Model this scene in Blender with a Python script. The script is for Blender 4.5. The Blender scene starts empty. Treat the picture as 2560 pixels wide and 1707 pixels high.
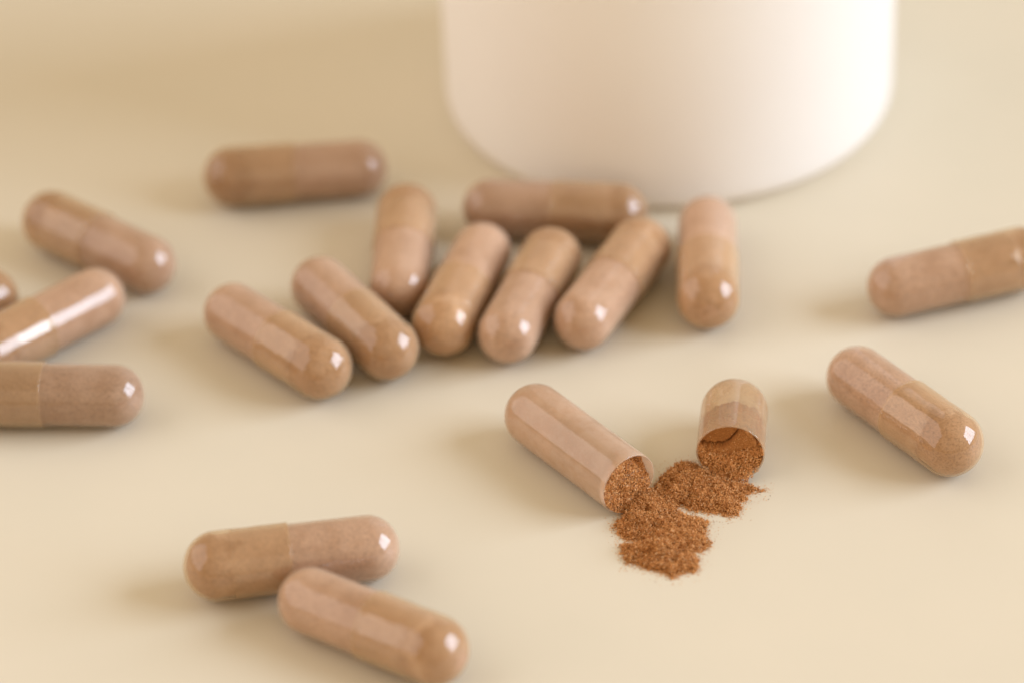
import bpy, bmesh, math, random
import numpy as np
from mathutils import Vector, Matrix, noise as mnoise

random.seed(7)
RNG = np.random.default_rng(7)
SC = bpy.context.scene
COL = SC.collection
MM = 0.001                      # everything below is measured in millimetres

# ------------------------------------------------------------------ camera
cam_d = bpy.data.cameras.new('camera')
cam = bpy.data.objects.new('camera', cam_d)
COL.objects.link(cam)
PITCH, ROLL, DIST = math.radians(35.40), math.radians(-2.6), 412.99
fw = Vector((0, math.cos(PITCH), -math.sin(PITCH)))
r0 = Vector((1, 0, 0)); u0 = r0.cross(fw)
rr = r0 * math.cos(ROLL) + u0 * math.sin(ROLL)
uu = -r0 * math.sin(ROLL) + u0 * math.cos(ROLL)
M = Matrix((rr, uu, -fw)).transposed().to_4x4()
M.translation = -fw * DIST * MM
cam.matrix_world = M
cam_d.sensor_width = 36.0
cam_d.lens = 118.19
cam_d.clip_start = 0.01
cam_d.clip_end = 50.0
cam_d.dof.use_dof = True
cam_d.dof.focus_distance = 0.3850
cam_d.dof.aperture_fstop = 9.5
SC.camera = cam

# ------------------------------------------------------------------ world, lamps, exposure
world = bpy.data.worlds.new('World'); SC.world = world
world.use_nodes = True
bg = world.node_tree.nodes['Background']
bg.inputs[0].default_value = (1.0, 0.76, 0.45, 1)
bg.inputs[1].default_value = 0.64

def area_lamp(name, loc, target, sx, sy, radiance, color):
    d = bpy.data.lights.new(name, 'AREA')
    d.shape = 'RECTANGLE'; d.size = sx; d.size_y = sy
    d.energy = radiance * math.pi * sx * sy
    d.color = color
    o = bpy.data.objects.new(name, d); COL.objects.link(o)
    o.location = loc
    o.rotation_euler = (Vector(target) - Vector(loc)).to_track_quat('-Z', 'Y').to_euler()
    return o

# the window on the right: two tall panes with a bar between them
WIN = (0.72, 0.83, 1.0)
area_lamp('window_pane_light', (1.9, -0.61, 1.02), (0, -0.61, 0.82), 0.76, 1.36, 10.6, WIN)
area_lamp('window_pane_light', (1.9, 0.19, 1.02), (0, 0.19, 0.82), 0.76, 1.36, 10.6, WIN)
# pale wall on the left that sends the window light back
area_lamp('wall_bounce_light', (-1.6, 0.20, 1.35), (0, 0.20, 1.15), 2.8, 2.3, 1.35, (0.98, 0.92, 0.95))

# added fill lamp behind the camera, for the warm room: lifts the fronts
area_lamp('room_fill_light', (-0.3, -2.6, 1.5), (0, 0, 0.0), 3.2, 2.2, 0.30, (1.0, 0.80, 0.62))

SC.view_settings.view_transform = 'Standard'
SC.view_settings.look = 'None'
SC.view_settings.exposure = 0.0
SC.view_settings.gamma = 1.0
SC.view_settings.use_curve_mapping = False
SC.render.engine = 'CYCLES'
cy = SC.cycles
cy.max_bounces = 12; cy.transparent_max_bounces = 24
cy.diffuse_bounces = 5; cy.glossy_bounces = 4
cy.caustics_reflective = False; cy.caustics_refractive = False
cy.use_denoising = True
cy.sample_clamp_indirect = 6.0

# ------------------------------------------------------------------ materials
def nmat(name):
    m = bpy.data.materials.new(name); m.use_nodes = True
    nt = m.node_tree; nt.nodes.clear()
    out = nt.nodes.new('ShaderNodeOutputMaterial')
    def N(t, **k):
        n = nt.nodes.new('ShaderNode' + t)
        for a, b in k.items():
            setattr(n, a, b)
        return n
    def L(a, b):
        nt.links.new(a, b)
    return m, nt, out, N, L

def math_node(N, L, op, a, b):
    n = N('Math', operation=op)
    for i, s in enumerate((a, b)):
        if s is None: continue
        if isinstance(s, (int, float)): n.inputs[i].default_value = s
        else: L(s, n.inputs[i])
    return n.outputs[0]

def ramp(N, L, src, stops):
    n = N('ValToRGB')
    cr = n.color_ramp
    while len(cr.elements) < len(stops): cr.elements.new(0.5)
    for e, (p, c) in zip(cr.elements, stops):
        e.position = p; e.color = (*c, 1) if len(c) == 3 else c
    L(src, n.inputs[0])
    return n.outputs[0]

def noise_tex(N, L, co, scale, detail=4, rough=0.55):
    n = N('TexNoise'); n.inputs['Scale'].default_value = scale
    n.inputs['Detail'].default_value = detail; n.inputs['Roughness'].default_value = rough
    L(co, n.inputs['Vector']); return n.outputs[0]

def mat_table():
    m, nt, out, N, L = nmat('cream_board')
    p = N('BsdfPrincipled'); tc = N('TexCoord')
    n1 = noise_tex(N, L, tc.outputs['Object'], 45, 3)
    n2 = noise_tex(N, L, tc.outputs['Object'], 4200, 3)
    mix = math_node(N, L, 'ADD', math_node(N, L, 'MULTIPLY', n1, 0.75), math_node(N, L, 'MULTIPLY', n2, 0.25))
    L(ramp(N, L, mix, [(0.3, (0.655, 0.600, 0.480)), (0.7, (0.682, 0.618, 0.494))]), p.inputs['Base Color'])
    p.inputs['Roughness'].default_value = 0.48
    p.inputs['Specular IOR Level'].default_value = 0.28
    b = N('Bump'); b.inputs['Strength'].default_value = 0.05; b.inputs['Distance'].default_value = 0.0001
    L(n2, b.inputs['Height']); L(b.outputs[0], p.inputs['Normal'])
    L(p.outputs[0], out.inputs[0]); return m

def mat_bottle():
    m, nt, out, N, L = nmat('white_plastic')
    p = N('BsdfPrincipled'); tc = N('TexCoord')
    n1 = noise_tex(N, L, tc.outputs['Object'], 60, 3)
    L(ramp(N, L, n1, [(0.3, (0.93, 0.92, 0.91)), (0.7, (0.95, 0.94, 0.93))]), p.inputs['Base Color'])
    p.inputs['Roughness'].default_value = 0.38
    p.inputs['Specular IOR Level'].default_value = 0.4
    p.inputs['Subsurface Weight'].default_value = 0.0
    # thin translucent wall: part of the light that falls on one side glows through to the other
    t = N('BsdfTranslucent'); t.inputs[0].default_value = (0.97, 0.88, 0.78, 1)
    mx = N('MixShader'); mx.inputs[0].default_value = 0.27
    L(p.outputs[0], mx.inputs[1]); L(t.outputs[0], mx.inputs[2])
    L(mx.outputs[0], out.inputs[0]); return m

def mat_shell(name, base, edge, tint, milk, dust=0.0, dust_col=(0.5, 0.3, 0.16), rough=0.08):
    """thin clear hard-shell film: see-through face-on, milkier where one looks along it, glossy"""
    m, nt, out, N, L = nmat(name)
    lw = N('LayerWeight'); lw.inputs[0].default_value = 0.5
    haze = math_node(N, L, 'POWER', lw.outputs['Facing'], 2.2)
    haze = math_node(N, L, 'ADD', math_node(N, L, 'MULTIPLY', haze, edge), base)
    tr = N('BsdfTransparent'); tr.inputs[0].default_value = (*tint, 1)
    df = N('BsdfDiffuse'); tl = N('BsdfTranslucent')
    tc = N('TexCoord'); oi = N('ObjectInfo')
    off = N('VectorMath', operation='ADD'); L(tc.outputs['Object'], off.inputs[0])
    cmb = N('CombineXYZ'); L(oi.outputs['Random'], cmb.inputs[0]); L(oi.outputs['Random'], cmb.inputs[1])
    L(cmb.outputs[0], off.inputs[1])
    if dust > 0:
        nz = noise_tex(N, L, off.outputs[0], 420, 8, 0.72)
        mask = ramp(N, L, nz, [(0.42, (0, 0, 0)), (0.66, (1, 1, 1))])
        dm = math_node(N, L, 'MULTIPLY', mask, dust)
        haze = math_node(N, L, 'MAXIMUM', haze, math_node(N, L, 'ADD', math_node(N, L, 'MULTIPLY', haze, 0.6), dm))
        cm = N('MixRGB'); L(mask, cm.inputs[0]); cm.inputs[1].default_value = (*milk, 1); cm.inputs[2].default_value = (*dust_col, 1)
        L(cm.outputs[0], df.inputs[0]); L(cm.outputs[0], tl.inputs[0])
    else:
        df.inputs[0].default_value = (*milk, 1); tl.inputs[0].default_value = (*milk, 1)
    ms = N('MixShader'); ms.inputs[0].default_value = 0.45
    L(df.outputs[0], ms.inputs[1]); L(tl.outputs[0], ms.inputs[2])
    body = N('MixShader'); L(haze, body.inputs[0]); L(tr.outputs[0], body.inputs[1]); L(ms.outputs[0], body.inputs[2])
    gl = N('BsdfGlossy'); gl.inputs['Roughness'].default_value = rough
    # the film is not quite even: broad shallow waves in the gloss
    wv = noise_tex(N, L, off.outputs[0], 160, 2)
    bp = N('Bump'); bp.inputs['Strength'].default_value = 0.16; bp.inputs['Distance'].default_value = 0.0004
    L(wv, bp.inputs['Height']); L(bp.outputs[0], gl.inputs['Normal'])
    # reflectance of a film in air (Schlick), the same from either side
    fr = math_node(N, L, 'ADD', math_node(N, L, 'MULTIPLY', math_node(N, L, 'POWER', lw.outputs['Facing'], 5.0), 0.70), 0.070)
    fin = N('MixShader'); L(fr, fin.inputs[0]); L(body.outputs[0], fin.inputs[1]); L(gl.outputs[0], fin.inputs[2])
    L(fin.outputs[0], out.inputs[0]); return m

def mat_fill():
    """packed powder seen through the shell: pale dust film with darker patches where it touches"""
    m, nt, out, N, L = nmat('packed_powder')
    p = N('BsdfPrincipled'); p.inputs['Roughness'].default_value = 0.95
    p.inputs['Specular IOR Level'].default_value = 0.1
    tc = N('TexCoord'); oi = N('ObjectInfo')
    off = N('VectorMath', operation='ADD'); L(tc.outputs['Object'], off.inputs[0])
    cmb = N('CombineXYZ'); L(oi.outputs['Random'], cmb.inputs[0]); L(oi.outputs['Random'], cmb.inputs[2])
    L(cmb.outputs[0], off.inputs[1])
    patch = noise_tex(N, L, off.outputs[0], 240, 4, 0.6)
    fine = noise_tex(N, L, off.outputs[0], 3800, 4, 0.7)
    sep = N('SeparateXYZ'); L(tc.outputs['Object'], sep.inputs[0])
    # where the powder leaves the body and lies against the cap's dome (x beyond about 7 mm)
    edge = math_node(N, L, 'ADD', sep.outputs[0], math_node(N, L, 'MULTIPLY', math_node(N, L, 'SUBTRACT', patch, 0.5), 0.016))
    mr = N('MapRange'); mr.inputs[1].default_value = 0.0062; mr.inputs[2].default_value = 0.0076; L(edge, mr.inputs[0])
    pm = ramp(N, L, patch, [(0.40, (0, 0, 0)), (0.66, (1, 1, 1))])
    dark = math_node(N, L, 'MINIMUM', math_node(N, L, 'ADD', math_node(N, L, 'MULTIPLY', pm, 0.70), math_node(N, L, 'MULTIPLY', mr.outputs[0], 0.6)), 1.0)
    cm = N('MixRGB'); L(dark, cm.inputs[0])
    cm.inputs[1].default_value = (0.60, 0.41, 0.295, 1); cm.inputs[2].default_value = (0.43, 0.255, 0.15, 1)
    sp = ramp(N, L, fine, [(0.34, (0.62, 0.62, 0.62)), (0.52, (1, 1, 1)), (0.75, (1.15, 1.12, 1.08))])
    mu = N('MixRGB', blend_type='MULTIPLY'); mu.inputs[0].default_value = 0.95
    L(cm.outputs[0], mu.inputs[1]); L(sp, mu.inputs[2])
    hs = N('HueSaturation')       # every filling is a shade of its own
    sh = N('SeparateColor'); L(oi.outputs['Color'], sh.inputs[0])
    L(sh.outputs[0], hs.inputs['Value']); L(mu.outputs[0], hs.inputs['Color'])
    L(hs.outputs[0], p.inputs['Base Color'])
    L(p.outputs[0], out.inputs[0]); return m

def mat_powder():
    m, nt, out, N, L = nmat('cinnamon_brown_powder')
    p = N('BsdfPrincipled'); p.inputs['Roughness'].default_value = 0.9
    p.inputs['Specular IOR Level'].default_value = 0.03
    at = N('Attribute', attribute_name='grain')
    col = ramp(N, L, at.outputs['Fac'], [(0.0, (0.17, 0.058, 0.015)), (0.45, (0.64, 0.295, 0.103)), (0.85, (0.82, 0.445, 0.175)), (1.0, (0.92, 0.62, 0.34))])
    L(col, p.inputs['Base Color'])
    L(p.outputs[0], out.inputs[0]); return m

MT = dict(table=mat_table(), bottle=mat_bottle(), fill=mat_fill(), powder=mat_powder(),
          body=mat_shell('clear_body_film', 0.09, 0.70, (0.98, 0.94, 0.90), (0.86, 0.70, 0.55)),
          cap=mat_shell('clear_cap_film', 0.09, 0.64, (0.99, 0.94, 0.84), (0.88, 0.70, 0.48)),
          dusty_body=mat_shell('dusted_body_film', 0.42, 0.42, (0.98, 0.94, 0.89), (0.90, 0.72, 0.55), 0.26, (0.80, 0.59, 0.41), 0.12),
          dusty_cap=mat_shell('dusted_cap_film', 0.20, 0.45, (0.98, 0.93, 0.85), (0.86, 0.69, 0.50), 0.46, (0.68, 0.46, 0.27), 0.06))

# ------------------------------------------------------------------ mesh helpers
def mesh_obj(name, verts, faces, mat, parent=None, smooth=True, grain=None):
    me = bpy.data.meshes.new(name)
    me.from_pydata([tuple(v) for v in (np.asarray(verts) * MM)], [], faces)
    if smooth:
        me.polygons.foreach_set('use_smooth', [True] * len(me.polygons))
    if grain is not None:
        a = me.attributes.new('grain', 'FLOAT', 'POINT'); a.data.foreach_set('value', np.asarray(grain, dtype=np.float32))
    if smooth:
        bm = bmesh.new(); bm.from_mesh(me); bmesh.ops.recalc_face_normals(bm, faces=bm.faces); bm.to_mesh(me); bm.free()
    me.materials.append(mat)
    me.update()
    o = bpy.data.objects.new(name, me); COL.objects.link(o)
    if parent: o.parent = parent
    return o

def lathe(profile, seg=72, wob=0.0, seed=0):
    """revolve (axial x, radius) pairs about x; radius 0 at an end makes a pole"""
    vs, fs, rings = [], [], []
    for i, (x, r) in enumerate(profile):
        if r < 1e-6:
            rings.append([len(vs)]); vs.append((x, 0, 0)); continue
        ring = []
        for k in range(seg):
            a = 2 * math.pi * k / seg
            q = r
            if wob:
                q += wob * mnoise.fractal(Vector((x * 0.9 + seed, math.cos(a) * r * 0.9, math.sin(a) * r * 0.9)), 0.6, 2.1, 4)
            ring.append(len(vs)); vs.append((x, q * math.cos(a), q * math.sin(a)))
        rings.append(ring)
    for A, B in zip(rings, rings[1:]):
        if len(A) == 1 and len(B) == 1: continue
        for k in range(seg):
            j = (k + 1) % seg
            if len(A) == 1: fs.append((A[0], B[j], B[k]))
            elif len(B) == 1: fs.append((A[k], A[j], B[0]))
            else: fs.append((A[k], A[j], B[j], B[k]))
    return vs, [f[::-1] for f in fs]

def dome(cx, r, sgn, n=14, start=0.0):
    """arc from the pole to the rim of a slightly blunt hemisphere whose pole points along sgn*x"""
    out = []
    for i in range(n + 1):
        t = math.pi / 2 * i / n
        out.append((cx + sgn * r * 0.97 * math.cos(t), r * math.sin(t)))
    out[0] = (out[0][0], 0.0)
    return out

CAP_R, BODY_R = 3.95, 3.75          # outer radii
TOTAL = 24.2
X_BODY = -TOTAL / 2 + BODY_R * 0.97   # centre of the body's dome
X_CAP = TOTAL / 2 - CAP_R * 0.97      # centre of the cap's dome
RIM = 0.15                            # where the cap's mouth sits

def capsule_meshes():
    # body film: dome, long wall, mouth hidden in the cap
    pb = dome(X_BODY, BODY_R, -1)
    pb += [(x, BODY_R) for x in np.linspace(X_BODY + 1.2, 6.6, 9)] + [(6.68, BODY_R - 0.04)]
    # cap film: dome, wall with the faint locking groove, thick lip turned down on to the body
    wall = [(X_CAP - 0.8, CAP_R), (6.2, CAP_R), (5.4, CAP_R - 0.03), (4.9, CAP_R - 0.045), (4.4, CAP_R - 0.03), (3.6, CAP_R),
            (1.6, CAP_R), (RIM + 0.42, CAP_R), (RIM + 0.34, CAP_R + 0.018), (RIM + 0.10, CAP_R + 0.018), (RIM + 0.03, CAP_R + 0.015), (RIM, CAP_R - 0.02), (RIM, CAP_R - 0.06), (RIM, BODY_R + 0.03), (RIM, BODY_R + 0.012), (RIM + 0.25, BODY_R + 0.012)]
    pc = dome(X_CAP, CAP_R, 1) + wall
    # powder inside: packed in the body, looser and lumpy in the cap's dome
    ri = BODY_R - 0.27
    pf = dome(X_BODY, ri, -1, 12)
    pf += [(x, ri) for x in np.linspace(X_BODY + 0.6, 6.4, 26)]
    pf += [(7.2, ri + 0.02), (8.0, ri + 0.04)]
    d = dome(X_CAP, CAP_R - 0.30, 1, 12)[::-1]
    pf += [(x, r) for x, r in d if x > 8.4]
    return pb, pc, pf

PB, PC, PF = capsule_meshes()

def empty(name, x, y, rot, label, cat, group=None):
    o = bpy.data.objects.new(name, None); COL.objects.link(o)
    o.empty_display_size = 0.004
    o.location = (x * MM, y * MM, 0); o.rotation_euler = rot
    o['label'] = label; o['category'] = cat
    if group: o['group'] = group
    return o

GROUP = 'closed capsules scattered on the table'

def first_capsule():
    root = empty('capsule', 0, 0, (0, 0, 0), '', 'capsule', GROUP)
    b = mesh_obj('body_shell', *lathe(PB), MT['body'], root)
    c = mesh_obj('cap_shell', *lathe(PC), MT['cap'], root)
    f = mesh_obj('powder_fill', *lathe(PF, 64, 0.09, 3.0), MT['fill'], root)
    for o in (b, c, f):
        o.location = (0, 0, CAP_R * MM)
    return root

# ------------------------------------------------------------------ the table
def table():
    n = 24; s = 900.0
    vs = [(-s + 2 * s * i / n, -s + 2 * s * j / n, 0) for j in range(n + 1) for i in range(n + 1)]
    fs = [(j * (n + 1) + i, j * (n + 1) + i + 1, (j + 1) * (n + 1) + i + 1, (j + 1) * (n + 1) + i) for j in range(n) for i in range(n)]
    o = mesh_obj('table_surface', vs, fs, MT['table'])
    o['kind'] = 'structure'
    o['label'] = 'smooth matt cream table surface under everything'
    return o
table()

# ------------------------------------------------------------------ the bottle
def bottle():
    R, rc, H = 30.3, 3.0, 74.0
    prof = [(1.2, 0.0), (1.2, 18.0), (0.9, 22.0), (0.0, 24.0), (0.0, R - rc)]
    for i in range(1, 11):
        t = math.pi / 2 * i / 10
        prof.append((rc - rc * math.cos(t), R - rc + rc * math.sin(t)))
    prof += [(z, R) for z in np.linspace(rc + 6, H, 8)]
    for i in range(1, 13):
        t = math.pi / 2 * i / 12
        prof.append((H + 13 * math.sin(t), R - 11 * (1 - math.cos(t))))
    prof += [(H + 14, 18.6), (H + 27, 18.6), (H + 27.4, 18.2), (H + 27.4, 17.0), (H + 14, 16.8)]
    vs, fs = lathe(prof, 128)
    vs = [(-z, y, x) for x, y, z in vs]
    o = mesh_obj('bottle', vs, fs, MT['bottle'])
    o.location = (22.9 * MM, 56.6 * MM, 0)
    o['label'] = 'blurred plain white plastic bottle standing behind the capsules'
    o['category'] = 'bottle'
bottle()

# ------------------------------------------------------------------ closed capsules
# x, y (mm), heading of the c1->c2 axis (radians), +1 if the cap is the c2 end, roll about the axis, label
CAPS = [
    (-27.40, 34.67, 0.065, -1, 0.4, 'brown capsule lying alone in the bottle\'s shadow, farthest back on the left'),
    (-52.05, 20.34, -0.685, -1, 1.9, 'blurred brown capsule at the left, tilted down to the right behind the shiny one'),
    (-25.60, -44.95, 0.135, -1, 0.8, 'brown capsule in the front pair, the one lying behind, nearly level'),
    (-16.35, -57.45, -0.616, 1, 2.7, 'brown capsule frontmost of all, cut by the bottom edge of the picture'),
    (-28.46, -3.08, -0.853, 1, 5.1, 'brown capsule leftmost in the central cluster, its front end pointing right'),
    (-19.18, 0.99, -1.044, 1, 3.6, 'brown capsule second from the left along the front of the central cluster'),
    (-13.15, 15.55, -1.633, -1, 2.2, 'brown capsule lying end-on behind the two leftmost capsules of the cluster'),
    (-5.80, 6.19, -1.875, 1, 0.1, 'brown capsule in the middle of the cluster, left of the three slanted parallel ones'),
    (2.52, 4.31, -1.931, -1, 4.4, 'brown capsule in the middle of the three slanted parallel ones'),
    (12.77, 5.99, -2.055, -1, 1.2, 'brown capsule rightmost of the three slanted parallel ones in the cluster'),
    (24.78, 9.58, -1.641, 1, 3.1, 'brown capsule at the right end of the cluster, pointing straight to the front'),
    (6.40, 22.75, -0.188, 1, 0.9, 'brown capsule lying crosswise against the foot of the white bottle'),
    (45.31, -22.94, -0.990, 1, 2.0, 'brown capsule alone at the right, slanting, beside the opened short half'),
    (-57.67, 2.26, 0.744, -1, 5.6, 'shiny brown capsule at the left edge with a long white streak of light'),
    (-56.12, -12.09, -0.076, -1, 4.9, 'brown level capsule cut by the left edge, below the shiny one'),
    (55.66, 4.82, 0.277, 1, 1.5, 'brown capsule cut by the right edge of the picture'),
    (-70.65, 2.74, 0.775, 1, 0.3, 'brown capsule of which only the rounded tip shows at the left edge'),
]
proto = first_capsule()
parts = list(proto.children)
TILT = math.radians(-1.0)
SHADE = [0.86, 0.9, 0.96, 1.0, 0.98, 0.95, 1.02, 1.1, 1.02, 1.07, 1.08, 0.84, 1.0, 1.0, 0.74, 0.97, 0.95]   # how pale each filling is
for i, (x, y, th, capend, roll, label) in enumerate(CAPS):
    if i == 0:
        root, kids = proto, parts
    else:
        root = proto.copy(); COL.objects.link(root)
        kids = []
        for p in parts:
            k = p.copy(); COL.objects.link(k); k.parent = root; kids.append(k)
    h = th if capend > 0 else th + math.pi
    root.location = (x * MM, y * MM, 0)
    root.rotation_euler = (0, TILT, h)
    root['label'] = label
    slide = random.uniform(-0.35, 0.25)
    for k in kids:
        k.rotation_euler = (roll, 0, 0)
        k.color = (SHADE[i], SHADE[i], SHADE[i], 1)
        if k.name.startswith('cap_shell'):
            k.location = (slide * MM, 0, CAP_R * MM)
            k.rotation_euler = (roll * 1.7, 0, 0)

# ------------------------------------------------------------------ powder grains
def grains(points, normals, lmin, lmax, wmin, wmax, flat=0.75):
    """small splinters (stretched eight-sided chips) at the given points, lying mostly along the surface"""
    n = len(points)
    d = RNG.normal(size=(n, 3))
    nn = np.asarray(normals)
    d -= nn * (d * nn).sum(1, keepdims=True) * flat
    d /= np.linalg.norm(d, axis=1, keepdims=True)
    e = np.cross(d, RNG.normal(size=(n, 3))); e /= np.linalg.norm(e, axis=1, keepdims=True)
    f = np.cross(d, e)
    ln = (lmin * (lmax / lmin) ** (RNG.random(n) ** 1.8))[:, None] / 2
    w = RNG.uniform(wmin, wmax, n)[:, None] / 2
    w2 = w * RNG.uniform(0.5, 1.0, n)[:, None]
    P = np.asarray(points)
    V = np.stack([P + d * ln, P - d * ln, P + e * w, P - e * w, P + f * w2, P - f * w2], 1).reshape(-1, 3)
    F = np.array([(0, 2, 4), (0, 4, 3), (0, 3, 5), (0, 5, 2), (1, 4, 2), (1, 3, 4), (1, 5, 3), (1, 2, 5)])
    FA = (F[None] + (np.arange(n) * 6)[:, None, None]).reshape(-1, 3)
    g = np.clip(RNG.normal(0.5, 0.27, n), 0, 1)
    g = np.where(RNG.random(n) < 0.025, RNG.uniform(0.9, 1.0, n), g)
    return V, FA.tolist(), np.repeat(g, 6)

def join(parts_):
    V, F, G, o = [], [], [], 0
    for v, f, g in parts_:
        v = np.asarray(v); V.append(v); F += [tuple(np.asarray(q) + o) for q in f]; G.append(np.asarray(g)); o += len(v)
    return np.concatenate(V), F, np.concatenate(G)

def fbm(x, y, z, s, o=4):
    return mnoise.fractal(Vector((x * s, y * s, z * s)), 0.7, 2.1, o)

OUTLINE = [(12.3, -33.9), (13.9, -31.9), (15.6, -30.4), (16.49, -28.9), (17.68, -27.3), (18.81, -26.4), (19.91, -26.1), (20.91, -26.8), (21.67, -28.11),
           (23.11, -29.6), (24.64, -30.2), (26.25, -30.76), (27.26, -31.27), (28.19, -31.77), (27.02, -32.11), (25.93, -32.46), (25.92, -33.6),
           (25.12, -33.83), (25.2, -34.97), (24.76, -36.06), (24.03, -36.43), (22.7, -35.63), (21.47, -35.68), (20.64, -35.05), (19.59, -34.98),
           (18.79, -33.93), (18.08, -34.02), (17.85, -34.85), (19.0, -35.92), (20.2, -36.29), (21.35, -37.22), (20.93, -38.3), (20.98, -39.97),
           (21.22, -41.37), (20.65, -42.15), (19.41, -42.61), (19.65, -43.99), (19.43, -45.87), (17.97, -46.03), (16.71, -46.88), (15.75, -45.87),
           (14.42, -45.24), (13.26, -44.61), (12.45, -43.74), (11.75, -43.96), (11.34, -42.03), (11.24, -40.65), (12.46, -40.46), (13.69, -40.13),
           (11.81, -39.72), (11.01, -38.42), (10.73, -37.0), (11.5, -35.66), (12.0, -35.0)]

def signed_dist(px, py):
    P = np.array(OUTLINE); Q = np.roll(P, -1, 0)
    best = np.full(px.shape, 1e9); inside = np.zeros(px.shape, bool)
    for (ax, ay), (bx, by) in zip(P, Q):
        ex, ey = bx - ax, by - ay
        t = np.clip(((px - ax) * ex + (py - ay) * ey) / (ex * ex + ey * ey), 0, 1)
        best = np.minimum(best, np.hypot(px - ax - t * ex, py - ay - t * ey))
        c = ((ay > py) != (by > py)) & (px < (bx - ax) * (py - ay) / (by - ay + 1e-12) + ax)
        inside ^= c
    return np.where(inside, best, -best)

def powder_heap():
    g = 0.14
    xs = np.arange(9.5, 29.6, g); ys = np.arange(-48.2, -24.8, g)
    X, Y = np.meshgrid(xs, ys)
    D = signed_dist(X, Y)
    near = D > -0.9
    NZ = np.zeros_like(X); N2 = np.zeros_like(X)
    for j, i in zip(*np.nonzero(near)):
        NZ[j, i] = fbm(X[j, i], Y[j, i], 0.3, 0.42, 3)
        N2[j, i] = fbm(X[j, i], Y[j, i], 5.3, 1.7, 4)
    D2 = D + 0.42 * N2 - 0.10
    H = 1.65 * (1 - np.exp(-np.maximum(D2, 0) / 1.9)) * np.clip(0.80 + 0.75 * NZ, 0.22, 1.7) + 0.15 * N2 * np.clip(D2, 0, 1)
    # the heap leans up against the two open mouths
    H += 0.6 * np.exp(-((X - 13.6) ** 2 + (Y + 33.6) ** 2) / 5.0) * (D2 > 0)
    H += 0.8 * np.exp(-((X - 19.4) ** 2 + (Y + 29.3) ** 2) / 7.0) * (D2 > 0)
    H = np.where(D2 > 0.12, np.maximum(H, 0.03), -0.2)
    keep = D2 > 0.12
    loose = D2 > -0.12
    idx = -np.ones(X.shape, int); cells = []
    ok = keep[:-1, :-1] | keep[1:, :-1] | keep[:-1, 1:] | keep[1:, 1:]
    V = []
    def vid(j, i):
        if idx[j, i] < 0:
            idx[j, i] = len(V); V.append((X[j, i], Y[j, i], H[j, i]))
        return idx[j, i]
    for j, i in zip(*np.nonzero(ok)):
        cells.append((vid(j, i), vid(j, i + 1), vid(j + 1, i + 1), vid(j + 1, i)))
    H0 = np.maximum(H, 0.02)
    gy, gx = np.gradient(H0, g)
    jj, ii = np.nonzero(loose)
    n = 62000
    k = RNG.integers(0, len(jj), n)
    j, i = jj[k], ii[k]
    px = X[j, i] + RNG.uniform(-g, g, n) * 0.6; py = Y[j, i] + RNG.uniform(-g, g, n) * 0.6
    pz = H0[j, i] + RNG.exponential(1.0, n) * np.where(keep[j, i], 0.13, 0.05)
    nr = np.stack([-gx[j, i], -gy[j, i], np.ones(n)], 1)
    nr[:, :2] = np.clip(nr[:, :2], -2, 2); nr /= np.linalg.norm(nr, axis=1, keepdims=True)
    A = grains(np.stack([px, py, pz], 1), nr, 0.10, 0.44, 0.05, 0.125, 0.4)
    # grains that rolled a little way off
    rim = np.argwhere((D < 0.05) & (D > -1.9))
    m = 9000
    k = RNG.integers(0, len(rim), m * 3); j, i = rim[k].T
    w = RNG.random(m * 3) < (0.94 * np.exp(D[j, i] / 0.20) + 0.05 * np.exp(D[j, i] / 0.9))
    j, i = j[w], i[w]; q = len(j)
    B = grains(np.stack([X[j, i] + RNG.uniform(-g, g, q), Y[j, i] + RNG.uniform(-g, g, q), np.full(q, 0.05)], 1),
               np.tile((0, 0, 1.0), (q, 1)), 0.06, 0.40, 0.035, 0.09, 0.7)
    V, F, G = join([(V, cells, np.full(len(V), 0.08)), A, B])  # base sheet coloured dark to give the shade in gaps between grains
    o = mesh_obj('powder_heap', V, F, MT['powder'], None, False, G)
    o['kind'] = 'stuff'
    o['label'] = 'loose cinnamon brown powder spilled between the two opened capsule halves'
    o['category'] = 'powder'
powder_heap()

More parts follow.
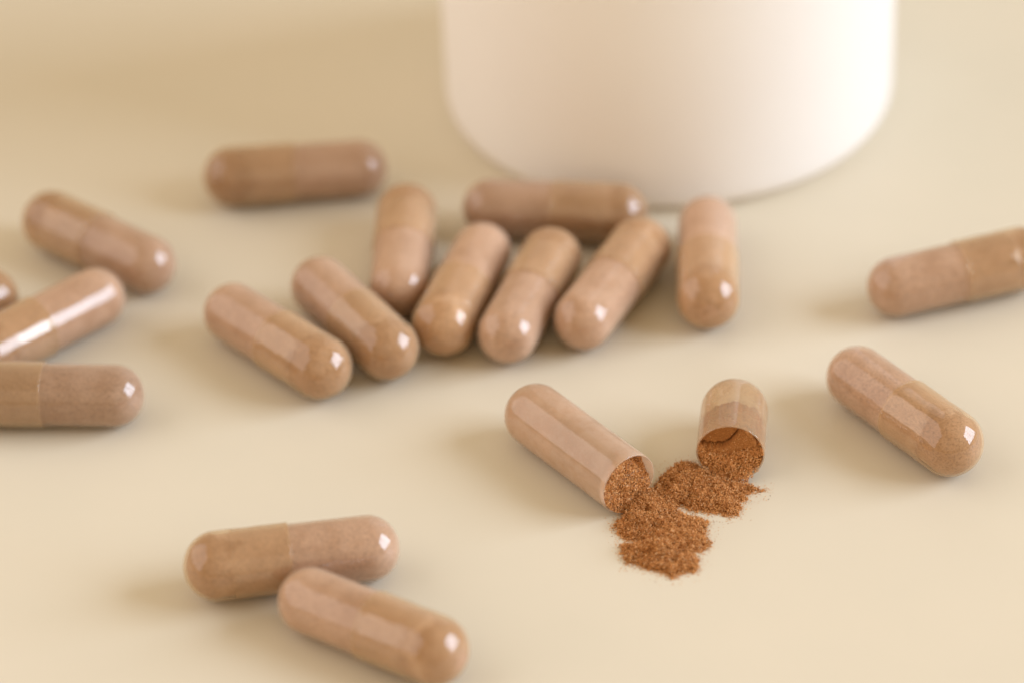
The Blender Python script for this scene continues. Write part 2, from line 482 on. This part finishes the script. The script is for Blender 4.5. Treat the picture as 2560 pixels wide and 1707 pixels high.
# ------------------------------------------------------------------ the opened capsule, long half
def open_body():
    R, T = BODY_R, 0.15
    LEN = 17.15                                     # dome centre to mouth
    th = math.radians(-53.9)
    root = empty('open_capsule_half', 2.41, -20.37, (0, 0, th), 'long opened half of a capsule, its mouth full of brown powder', 'capsule half', 'two halves of the opened capsule')
    po = dome(0, R, -1, 16) + [(x, R) for x in np.linspace(1.2, LEN - 0.06, 14)] + [(LEN, R - 0.02), (LEN, R - T)]
    pin = [(x, R - T) for x in np.linspace(LEN - 0.1, 1.0, 10)] + dome(0, R - T, -1, 12)[::-1]
    s = mesh_obj('body_shell', *lathe(po + pin, 96), MT['dusty_body'], root)
    s.location = (0, 0, R * MM)
    # packed core with an uneven face near the mouth; hollowed at the upper far side
    ri = R - T - 0.03
    pr = dome(0, ri, -1, 12) + [(x, ri) for x in np.linspace(0.6, LEN - 3.2, 24)]
    vs, fs = lathe(pr, 64, 0.0, 9.0)
    vs = list(vs); base = len(vs) - 64
    rings = 26
    pts, nrm = [], []
    prev = list(range(base, base + 64))
    def face_x(y, z):
        # local y points to the far right side of the mouth, z up
        hollow = 1.3 / (1 + math.exp(-((0.80 * y + 0.75 * z) - 2.35) / 0.30))
        slope = 0.16 * z
        return LEN - 0.48 - slope - hollow + 0.32 * fbm(y, z, 1.7, 0.9, 4)
    # side wall up to the uneven face, then the face itself in rings
    for q in range(rings):
        f = 1.0 - q / rings
        ring = []
        for k in range(64):
            a = 2 * math.pi * k / 64
            y, z = ri * f * math.cos(a), ri * f * math.sin(a)
            ring.append(len(vs)); vs.append((face_x(y, z), y, z))
        for k in range(64):
            j = (k + 1) % 64
            fs.append((prev[k], prev[j], ring[j], ring[k])[::-1])
        prev = ring
    c = len(vs); vs.append((face_x(0, 0), 0, 0))
    for k in range(64):
        fs.append((prev[k], prev[(k + 1) % 64], c)[::-1])
    f = mesh_obj('powder_fill', vs, fs, MT['fill'], root)
    f.color = (1.12, 1.12, 1.12, 1)
    f.location = (0, 0, R * MM)
    n = 7500
    rad = ri * 0.99 * np.sqrt(RNG.random(n)); a = RNG.random(n) * 2 * math.pi
    P = np.array([(face_x(r * math.cos(t), r * math.sin(t)) + random.expovariate(1 / 0.10), r * math.cos(t), r * math.sin(t)) for r, t in zip(rad, a)])
    A = grains(P, np.tile((1.0, 0, 0), (n, 1)), 0.13, 0.55, 0.06, 0.17, 0.5)
    # a tongue of powder slipping over the lower lip
    m = 2600
    y = RNG.normal(0.5, 1.05, m); y = np.clip(y, -2.6, 2.9)
    zb = -np.sqrt(np.maximum((R - T) ** 2 - y ** 2, 0.05))
    t = RNG.random(m)
    x = LEN - 0.9 + t * 1.3
    z = zb + 0.06 + np.abs(RNG.normal(0, 0.42, m)) * (1.15 - t) * np.exp(-(y - 0.5) ** 2 / 3)
    B = grains(np.stack([x, y, z], 1), np.tile((0.5, 0, 0.86), (m, 1)), 0.10, 0.45, 0.05, 0.12, 0.5)
    V, F, G = join([A, B])
    o = mesh_obj('loose_powder', V, F, MT['powder'], root, False, G)
    o.location = (0, 0, R * MM); o['kind'] = 'stuff'
open_body()

# ------------------------------------------------------------------ the opened capsule, short half
def open_cap():
    R, T = CAP_R, 0.15
    LEN = 8.0
    th = math.radians(-98.0)
    root = empty('open_capsule_half', 25.6, -21.75, (0, 0, th), 'short clear opened half of a capsule, half full of brown powder', 'capsule half', 'two halves of the opened capsule')
    po = dome(0, R, -1, 16) + [(x, R) for x in np.linspace(1.0, LEN - 0.08, 10)] + [(LEN, R - 0.02), (LEN, R - T)]
    pin = [(x, R - T) for x in np.linspace(LEN - 0.1, 0.8, 8)] + dome(0, R - T, -1, 12)[::-1]
    s = mesh_obj('cap_shell', *lathe(po + pin, 96), MT['dusty_cap'], root)
    s.location = (0, 0, R * MM)
    ri = R - T - 0.03
    # the clump that still sticks in the cap: wall of pressed powder with a crack, filling x 1.6..5
    vs, fs = [], []
    def wall_x(y, z):
        return 7.1 - 0.06 * z + 0.15 * fbm(y, z, 3.3, 0.7, 3)
    def back_x(y, z):
        return 3.9 - 0.25 * z + 0.95 * fbm(y, z, 8.1, 0.6, 3)
    def crest(y):
        return 0.15 + 2.5 * math.exp(-((y - 1.5) / 1.35) ** 2) + 0.28 * fbm(y, 0.0, 2.2, 1.3, 3)
    def crack(y, z):
        # wandering line from the left wall up over the middle and down to the right
        c = crest(y)
        return math.exp(-((z - c) / 0.12) ** 2)
    seg, rings = 120, 60
    prev = None
    for q in range(rings + 1):
        f = q / rings
        ring = []
        for k in range(seg):
            a = 2 * math.pi * k / seg
            y, z = ri * f * math.cos(a), ri * f * math.sin(a)
            up = 0.7 if z > crest(y) else 0.0
            ring.append(len(vs)); vs.append((wall_x(y, z) - up - 1.1 * crack(y, z), y, z))
        if prev:
            for k in range(seg):
                j = (k + 1) % seg
                fs.append((prev[k], prev[j], ring[j], ring[k]))
        prev = ring
    side = prev; prev = None
    last = []
    for k in range(seg):
        a = 2 * math.pi * k / seg
        y, z = ri * math.cos(a), ri * math.sin(a)
        xb = back_x(y, z)
        rb = ri if xb > 0 else math.sqrt(max(ri * ri - (xb / 0.97) ** 2, 0.5))
        last.append(len(vs)); vs.append((xb, rb * math.cos(a), rb * math.sin(a)))
    for k in range(seg):
        j = (k + 1) % seg
        fs.append((side[k], side[j], last[j], last[k]))
    c = len(vs); vs.append((3.8, 0, -0.3))
    for k in range(seg):
        fs.append((last[k], last[(k + 1) % seg], c))
    V = np.array(vs)
    f = mesh_obj('powder_fill', V, fs, MT['powder'], root, True, np.clip(RNG.normal(0.20, 0.05, len(V)), 0, 1))
    f.location = (0, 0, R * MM)
    # rough loose powder lying in the lower half, sloping out of the mouth
    g = 0.13
    xs = np.arange(6.2, LEN + 1.4, g); ys = np.arange(-ri, ri + g, g)
    pv, pf, idx = [], [], {}
    P, NR = [], []
    def top(x, y):
        t = (x - 6.7) / (LEN - 6.7)
        side_up = 0.35 * (y / ri) ** 2 + (0.9 * max(y, 0) / ri) * max(1 - 0.7 * t, 0)
        z = -0.45 - 0.75 * max(t, 0) + side_up + 0.40 * fbm(x, y, 6.6, 0.8, 4)
        e = x - (LEN - 0.40) + 0.12 * fbm(y, x, 4.4, 1.1, 3)
        if e > 0: z -= (2.2 + 2.2 * (abs(y) / ri) ** 2) * e
        return z
    for i, x in enumerate(xs):
        for j, y in enumerate(ys):
            yy = max(-ri + 0.02, min(ri - 0.02, y))
            zb = -math.sqrt(max(ri * ri - yy * yy, 0.0))
            if x > LEN: zb = -R + 0.02
            z = top(x, yy)
            zz = max(z, zb + 0.02)
            lim = math.sqrt(max(ri * ri - yy * yy, 0.0))
            zz = min(zz, lim)
            idx[i, j] = len(pv); pv.append((x, yy, zz))
            if z > zb + 0.03 and (x < LEN + 0.02 or (abs(yy) < 2.5 and z > -math.sqrt(max(ri * ri - yy * yy, 0)) - (0.0 if abs(yy) > 2.0 else 9.0))):
                P.append((x, yy, zz))
    for i in range(len(xs) - 1):
        for j in range(len(ys) - 1):
            if xs[i + 1] > LEN: continue
            pf.append((idx[i, j], idx[i + 1, j], idx[i + 1, j + 1], idx[i, j + 1]))
    # dust and crumbs sticking to the pressed wall
    wn = 2600
    wr, wa = ri * 0.97 * np.sqrt(RNG.random(wn)), RNG.random(wn) * 2 * math.pi
    WP = []
    for r_, a_ in zip(wr, wa):
        y_, z_ = r_ * math.cos(a_), r_ * math.sin(a_)
        if abs(z_ - crest(y_)) > 0.16 and (z_ < crest(y_) or random.random() < 0.25):
            WP.append((wall_x(y_, z_) - (0.7 if z_ > crest(y_) else 0.0) + 0.02, y_, z_))
    W = grains(np.array(WP), np.tile((1.0, 0, 0), (len(WP), 1)), 0.06, 0.25, 0.04, 0.10, 0.9)
    P = np.array(P)
    k = RNG.integers(0, len(P), 10000)
    Q = []
    for x0, y0, z0 in P[k]:
        x, y = x0 + random.uniform(-g, g), y0 + random.uniform(-g, g)
        y = max(-ri + 0.03, min(ri - 0.03, y))
        zb = -math.sqrt(ri * ri - y * y) if x <= LEN else -R + 0.02
        z = max(top(x, y), zb + 0.02) + random.expovariate(1 / 0.10)
        Q.append((x + random.expovariate(1 / 0.05), y, z))
    Q = np.array(Q)
    rq = np.hypot(Q[:, 1], Q[:, 2]); ok = (rq < ri - 0.02) | (Q[:, 0] > LEN)
    Q = Q[ok]
    A = grains(Q, np.tile((0.5, 0, 0.86), (len(Q), 1)), 0.13, 0.55, 0.06, 0.17, 0.5)
    V, F, G = join([(pv, pf, np.full(len(pv), 0.08)), A, W])  # sheet under the grains is dark too: shade between them put into colour
    o = mesh_obj('loose_powder', V, F, MT['powder'], root, False, G)
    o.location = (0, 0, R * MM); o['kind'] = 'stuff'
open_cap()
